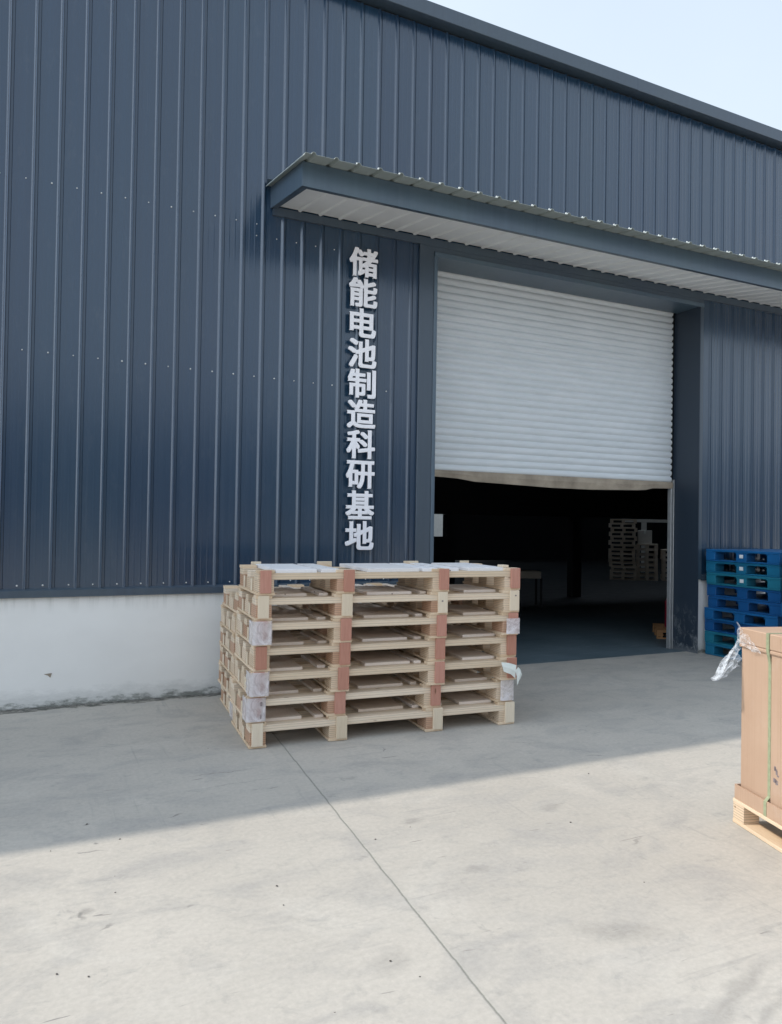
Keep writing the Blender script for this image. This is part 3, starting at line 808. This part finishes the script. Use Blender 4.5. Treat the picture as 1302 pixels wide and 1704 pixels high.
# torn paper tape hanging on the right end of the third pallet from the bottom
tp = empty("torn_paper", tuple(ORI + ux * 2.1 + Vector((0, -0.03, 2 * PH + 0.1))), RZ)
tag(tp, "torn strip of pale paper tape flapping from the right corner of the front pallet stack", "paper scrap")
def sheet(name, rows, mat, parent, thick=0.0015):
    mb = MB()
    for i in range(len(rows) - 1): mb.strip(rows[i], rows[i + 1])
    return mb.build(name, mat, parent, solid=thick)
sheet("paper_flap", [[(-0.06, 0.0, 0.055), (-0.055, -0.012, 0.02), (-0.045, -0.018, -0.02)],
                     [(0.0, -0.02, 0.05), (0.0, -0.035, 0.01), (0.01, -0.035, -0.04)],
                     [(0.065, -0.03, 0.03), (0.05, -0.045, -0.02), (0.05, -0.04, -0.075)],
                     ], MAT["paper"], tp)
sheet("paper_flap", [[(0.052, -0.036, -0.010), (0.062, -0.046, -0.06), (0.066, -0.044, -0.135)],
                     [(0.085, -0.03, 0.012), (0.092, -0.046, -0.04), (0.082, -0.05, -0.09)],
                     [(0.112, -0.02, -0.012), (0.116, -0.036, -0.05), (0.10, -0.04, -0.078)]], MAT["paper"], tp)

# ---------------------------------------------------------------- blue plastic pallets
BP = {}
BH = 0.152; BW = 1.09; BD = 1.2          # height, width along y, depth along x
def blue_meshes():
    # local frame: x into the stack away from the visible face, y from near end (0) to far end (BW)
    mb = MB(); mb.box(0, BD, 0, BW, 0.122, BH)
    for k in range(1, 5): mb.box(0.05 + k * 0.21, 0.06 + k * 0.21, 0.004, BW - 0.004, 0.112, 0.1215)
    BP["deck"] = mb.mesh("deck", BLUES[0], bevel=0.005)
    runs = [(0.0, 0.175), (0.468, 0.618), (0.945, BW)]
    for i, (a, b) in enumerate(runs):
        BP["runner", i] = MB().box(0.003, BD - 0.003, a + 0.004, b - 0.004, 0.0005, 0.020).mesh("runner", BLUES[0], bevel=0.004)
    for i, x in enumerate((0.002, 0.515, 1.03)):
        mb = MB().box(x, x + 0.15, 0.003, BW - 0.003, 0.0008, 0.0195)
        BP["cross", i] = mb.mesh("cross_bar", BLUES[0], bevel=0.004)
        for j, (a, b) in enumerate(runs):
            mb = MB(); w = 0.168
            x0, x1 = x, x + w
            # hollow-looking foot with flared corners
            f = 0.022
            poly = [(x0, a, 0.020), (x0, b, 0.020), (x0, b, 0.100), (x0, b + (f if j < 2 else 0), 0.1215), (x0, a - (f if j > 0 else 0), 0.1215), (x0, a, 0.100)]
            mb.prism(poly, (w, 0, 0))
            BP["foot", i, j] = mb.mesh("foot", BLUES[0], bevel=0.004, fix=True)
blue_meshes()
def blue_pallet(loc, rz, mat, label, group, sticker=False, simple=False):
    t = empty("plastic_pallet", loc, rz)
    tag(t, label, "pallet", group)
    place("deck", BP["deck"], t, mat)
    for i in range(3):
        if i == 0: place("cross_bar", BP["cross", i], t, mat)
        for j in range(3):
            place("foot", BP["foot", i, j], t, mat)
    for i in range(3): 
        pass
    if sticker:
        MB().box(-0.003, -0.0005, 0.51, 0.565, 0.055, 0.100).build("sticker", MAT["sticker"], t)
    return t
ordinal = ["bottom", "second from bottom", "third from bottom", "fourth from bottom", "middle", "fourth from top", "third from top", "second from top", "topmost"]
cols = [1, 3, 2, 0, 2, 2, 3, 1, 0]
hue = {0: "bright blue", 1: "blue-green", 2: "deep blue", 3: "teal"}
for k in range(9):
    dy = [0.0, 0.01, 0.03, 0.02, -0.03, 0.0, -0.01, 0.015, 0.0][k]; dxx = [0, 0.0, 0.02, 0, 0.01, 0.02, 0.0, 0.02, 0][k]
    blue_pallet((7.915 + dxx, 6.085 + dy, 0.002 + k * (BH + 0.0005)), 0, BLUES[cols[k]],
                "%s %s plastic pallet of the stack beside the door%s" % (ordinal[k], hue[cols[k]], ", white sticker" if k in (6, 7, 8) else ""),
                "blue plastic pallets beside the door", sticker=k in (6, 7, 8))
for k in range(9):
    blue_pallet((7.70 + [0.02, 0, 0.01, 0.03, -0.01, 0, 0.012, 0.02, 0][k], 4.80, 0.002 + k * 0.1645), 0.0, BLUES[[2, 0, 1, 2, 0, 0, 2, 0, 0][k]],
                "%s blue plastic pallet of the nearer stack cut by the right picture edge" % ordinal[k], "blue plastic pallets at the picture edge") if k > 3 else \
    blue_pallet((7.70, 4.80, 0.002 + k * 0.1645), 0.0, BLUES[[2, 0, 1, 2][k]],
                "%s blue plastic pallet of the nearer stack cut by the right picture edge" % ordinal[k], "blue plastic pallets at the picture edge")

# ---------------------------------------------------------------- big carton on its pallet
BR = -math.radians(16.0)          # local x right, local y away from the camera
far = Vector((3.560, 3.022, 0.0))
LEN, WID = 1.15, 1.0
org = far - Vector((math.sin(-BR), math.cos(BR), 0)) * LEN
bp = empty("wooden_pallet", tuple(org + Vector((0, 0, 0.002))), BR)
tag(bp, "pale wooden pallet under the big carton, in the sun", "pallet")
for (a, b) in ((0.0, 0.10), (0.45, 0.55), (0.90, 1.0)):
    MB().box(a, b, 0, LEN, 0, 0.020).build("bottom_board", MAT["skid"], bp, bevel=0.002)
    for (c, d) in ((0.0, 0.10), (0.52, 0.64), (LEN - 0.10, LEN)):
        MB().box(a + 0.002, b - 0.002, c + 0.002, d - 0.002, 0.0203, 0.1145).build("block", MAT["block"], bp, bevel=0.002)
MB().box(0, WID, 0, LEN, 0.115, 0.1335).build("deck_board", MAT["skid"], bp, bevel=0.002)

cb = empty("carton", tuple(org + Vector((0, 0, 0.137))), BR)
tag(cb, "large brown strapped carton with scraps of clear film, right foreground", "carton")
i_ = 0.028
MB().box(i_, WID - i_, 0.012, LEN - i_, 0.004, 0.868).build("body", MAT["cardboard"], cb, bevel=0.004)
mb = MB()                                  # open tray around the foot
for (a, b, c, d) in ((0.006, 0.014, 0.004, LEN - 0.008), (WID - 0.014, WID - 0.006, 0.004, LEN - 0.008)):
    mb.box(a, b, c, d, 0, 0.078)
mb.box(0.0145, WID - 0.0145, LEN - 0.016, LEN - 0.008, 0, 0.078); mb.box(0.0145, WID - 0.0145, 0.004, 0.011, 0, 0.078); mb.box(0.015, WID - 0.015, 0.012, LEN - 0.017, -0.001, 0.003)
MB.build(mb, "tray", MAT["cardboard"], cb)
lid = MB().box(i_ - 0.010, WID - i_ + 0.010, 0.004, LEN - i_ + 0.010, 0.872, 0.958)
lid.box(i_ - 0.010, i_ - 0.0015, 0.004, LEN - i_ + 0.010, 0.850, 0.8715)
lido = lid.build("lid", MAT["cardboard"], cb, bevel=0.005)
strap_y = LEN - i_ - 0.235
mb = MB()
w_ = 0.022
mb.box(0.0135 - 0.002, 0.0135 + 0.0035, strap_y - w_, strap_y + w_ * 0, 0.868, 0.9595)
mb.box(0.0175, 0.0195, strap_y - w_, strap_y, 0.9585, 0.9605)
mb.box(0.020, WID - 0.02, strap_y - w_, strap_y, 0.9585, 0.9605)
mb.v += []
o = mb.build("strap", MAT["strap"], cb)
mb = MB(); mb.prism([(0.012, strap_y, 0.868), (0.0255, strap_y, 0.80), (0.0265, strap_y, 0.10), (0.0035, strap_y, 0.075), (0.0035, strap_y, -0.012), (0.0055, strap_y, -0.012), (0.0055, strap_y, 0.074), (0.0275, strap_y, 0.099), (0.0275, strap_y, 0.80), (0.0155, strap_y, 0.868)], (0, -w_, 0))
mb.build("strap", MAT["strap"], cb, fix=True)
# smudged print on the face
mk = MB()
rr = random.Random(5)
ymk = strap_y - 0.045
for _ in range(11):
    y0 = ymk - rr.uniform(0, 0.030); z0 = 0.17 + rr.uniform(0, 0.085)
    mk.box(i_ - 0.0012, i_ - 0.0004 + 0.0001 * _, y0 - rr.uniform(0.006, 0.016), y0, z0, z0 + rr.uniform(0.006, 0.024))
mk.build("printed_mark", MAT["ink"], cb)
# torn film: crumpled band across the lid corner plus a flap in the wind
rr = random.Random(11)
mb = MB(); rows = []
for i in range(13):
    t = i / 12
    y = LEN - i_ + 0.012 - 0.20 * t
    zc = 0.935 - 0.085 * t ** 0.7
    h = 0.055 * (1 - t) + 0.012
    rows.append([(i_ - 0.014 + rr.uniform(-0.010, 0.002), y + rr.uniform(-0.006, 0.006), zc + h * (j / 4 - 0.5) * 1.6 + rr.uniform(-0.006, 0.006)) for j in range(5)])
for i in range(12): mb.strip(rows[i], rows[i + 1])
mb.build("torn_film", MAT["wrap_film"], cb)
mb = MB(); rows = []
cl = [(0.024, 0.893, 0.735), (0.004, 0.872, 0.722), (-0.018, 0.842, 0.708), (-0.040, 0.812, 0.695), (-0.060, 0.785, 0.686), (-0.078, 0.760, 0.678), (-0.098, 0.716, 0.664), (-0.114, 0.690, 0.660), (-0.130, 0.672, 0.656)]
for i, (x, zt_, zb_) in enumerate(cl):
    n = 12
    rows.append([(x + rr.uniform(-0.006, 0.006), LEN - 0.012 + 0.022 * math.sin(i * 1.1 + j * 1.3) + rr.uniform(-0.006, 0.006), zb_ + (zt_ - zb_) * j / n + rr.uniform(-0.003, 0.003)) for j in range(n + 1)])
for i in range(len(rows) - 1): mb.strip(rows[i], rows[i + 1])
mb.build("film_flap", MAT["clear_film"], cb)

# ---------------------------------------------------------------- inside the hall
FX = empty("fire_extinguisher", (8.605, 8.46, 0.145))
tag(FX, "red fire extinguisher just inside the right door jamb", "extinguisher")
MB().tube([(0, 0, 0), (0, 0, 0.02), (0, 0, 0.38), (0, 0, 0.43), (0, 0, 0.46)], [0.07, 0.078, 0.078, 0.055, 0.025], 16).build("cylinder", MAT["red"], FX, smooth=False)
MB().box(-0.05, 0.03, -0.008, 0.008, 0.47, 0.49).box(-0.05, 0.03, -0.008, 0.008, 0.505, 0.52).box(-0.012, 0.012, -0.012, 0.012, 0.455, 0.51).build("handle", MAT["black"], FX)
MB().tube([(0.02, 0, 0.48), (0.09, 0, 0.42), (0.10, 0, 0.25), (0.085, 0, 0.12)], 0.01, 8).build("hose", MAT["black"], FX)

def slatted_pallet(name, loc, rz, w, d, h, mat, label, group=None, split=False, cat="pallet"):
    """plain two-way wooden pallet: bottom boards, blocks, deck slats"""
    t = None
    def boards():
        out = []
        a = MB(); n = 5
        for i in range(n):
            y = d * i / (n - 0.3); a.box(0, w, y, y + d / n * 0.72, h - 0.02, h)
        out.append(("deck_board", a))
        b = MB()
        for y in (0.0, d / 2 - 0.04, d - 0.08):
            b.box(0, w, y + 0.001, y + 0.079, 0, 0.018)
            b.box(0.002, w - 0.002, y + 0.002, y + 0.078, h - 0.038, h - 0.021)
        out.append(("bottom_board", b))
        c = MB()
        for x in (0.0, w / 2 - 0.045, w - 0.09):
            for y in (0.0, d / 2 - 0.04, d - 0.08):
                c.box(x + 0.001, x + 0.089, y + 0.003, y + 0.077, 0.0185, h - 0.0385)
        out.append(("block", c))
        return out
    if split:
        t = empty(name, loc, rz)
        for nm, mb in boards():
            if nm == "deck_board":
                mb.build(nm, mat, t)
            else:
                for q in range(0, len(mb.v), 8):
                    p1 = MB(); p1.v = mb.v[q:q + 8]; p1.f = [list(f) for f in MB().box(0, 1, 0, 1, 0, 1).f]; p1.build(nm if mb.v[q + 4][2] - mb.v[q][2] > 0.03 or nm == "block" else "bottom_board", mat, t)
    else:
        key = (w, d, h, mat.name)
        if key not in slatted_pallet.cache:
            m = MB()
            for nm, mb in boards():
                n0 = len(m.v); m.v += mb.v; m.f += [[n0 + q for q in f] for f in mb.f]
            slatted_pallet.cache[key] = m.mesh(name, mat)
        t = place(name, slatted_pallet.cache[key]); t.location = loc; t.rotation_euler = (0, 0, rz)
    tag(t, label, cat, group)
    return t
slatted_pallet.cache = {}
slatted_pallet("wooden_pallet", (8.30, 8.42, -0.003), math.radians(-40), 0.9, 0.8, 0.135, MAT["orange_wood"], "low orange-brown wooden pallet just inside the door by the jamb", None, split=True)

A = math.radians(-42)
ax = Vector((math.cos(A), math.sin(A), 0)); ay = Vector((-math.sin(A), math.cos(A), 0))
ORD = ["", "second", "third", "fourth", "fifth", "sixth", "seventh", "eighth", "ninth", "tenth", "eleventh", "twelfth", "thirteenth", "fourteenth"]
def inner_stack(px, py, w, d, h, n, name, grp, jitter=0.02, mat="old_wood"):
    rr = random.Random(int(px * 10))
    o = Vector((px, py, -0.003)) - ax * (w / 2)
    for k in range(n):
        p = o + Vector((0, 0, k * h)) + ax * rr.uniform(-jitter, jitter)
        lv = "bottom" if k == 0 else "topmost" if k == n - 1 else ORD[k] + " from bottom"
        slatted_pallet("stacked_pallet", tuple(p), A + rr.uniform(-0.02, 0.02), w, d, h - 0.002, MAT[mat], lv + " " + name, grp)
inner_stack(16.38, 18.05, 0.80, 0.8, 0.135, 14, "pallet of the tall ragged stack deep inside the hall", "pallets of the tall stack inside the hall", 0.05)
inner_stack(17.00, 17.66, 0.62, 0.8, 0.160, 7, "pallet of the even stack beside the tall one inside", "pallets of the even stack inside the hall", 0.01)
inner_stack(17.62, 17.22, 0.62, 0.8, 0.160, 6, "pallet of the low stack beside the jamb deep inside", "pallets of the low stack inside the hall", 0.01)
def carton(x, y, z, w, d, h, lab, mat="pale_box", rz=A):
    t = empty("carton", (x, y, z), rz); tag(t, lab, "carton")
    MB().box(-w / 2, w / 2, 0, d, 0, h).build("box_body", MAT[mat], t, bevel=0.006)
    MB().box(-0.03, 0.03, -0.002, d + 0.002, h, h + 0.002).box(-0.03, 0.03, -0.003, -0.001, h - 0.1, h).build("packing_tape", MAT["paper"], t)
carton(17.12, 17.90, 7 * 0.16, 0.42, 0.4, 0.42, "pale carton standing on the even pallet stack inside the hall")
wt = empty("work_table", (8.94, 12.5, 0), -0.4); tag(wt, "small pale-topped table on the dark floor deep inside the hall", "table")
MB().box(-0.22, 0.22, 0, 0.5, 0.58, 0.72).build("table_top", MAT["old_wood"], wt)
for (x, y) in ((-0.23, 0.03), (0.23, 0.03), (-0.23, 0.47), (0.23, 0.47)): MB().box(x - 0.02, x + 0.02, y - 0.02, y + 0.02, 0, 0.599).build("leg", MAT["black"], wt)
ob = empty("rear_building", (25, 46, 0)); tag(ob, "pale building glimpsed through the far opening of the hall", "building")
MB().box(-16, 16, 0, 8, 0, 5).build("wall", MAT["pale_box"], ob)
MB().box(-16.3, 16.3, -0.3, 8.3, 5.002, 5.3).build("roof", MAT["dark"], ob)
# frame on the back wall of the lit bay: pale rail and post
fr = empty("steel_frame", (18.0, 21.0, 0)); tag(fr, "pale steel rail and post behind the stacks inside the hall", "frame")
MB().box(1.05, 6, 0, 0.08, 1.82, 1.93).build("rail", MAT["pale_box"], fr)
MB().box(1.9, 2.15, -0.01, -0.002, 0, 1.815).build("post", MAT["pale_box"], fr)

# ---------------------------------------------------------------- stone chips on the yard
rr = random.Random(3)
chips = [(0.091, 4.111), (0.415, 4.124), (0.342, 3.545), (0.096, 2.997), (1.009, 3.318), (0.986, 3.141), (1.857, 3.669), (3.342, 3.986), (2.706, 3.374), (0.199, 2.935), (0.273, 4.396), (1.231, 2.58), (1.62, 3.60)]
for (x, y) in chips:
    bm = bmesh.new(); bmesh.ops.create_icosphere(bm, subdivisions=2, radius=1)
    s = rr.uniform(0.0022, 0.0048)
    for v in bm.verts: v.co = Vector((v.co.x * s * 1.4, v.co.y * s, v.co.z * s * 0.5)) * rr.uniform(0.8, 1.2)
    me = bpy.data.meshes.new("stone_chip"); bm.to_mesh(me); bm.free(); me.materials.append(MAT["stone"])
    o = place("stone_chip", me); o.location = (x, y, 0.003); o.rotation_euler = (0, 0, rr.uniform(0, 6))
    tag(o, "tiny dark stone chip lying on the concrete yard", "stone", "stone chips scattered on the yard")
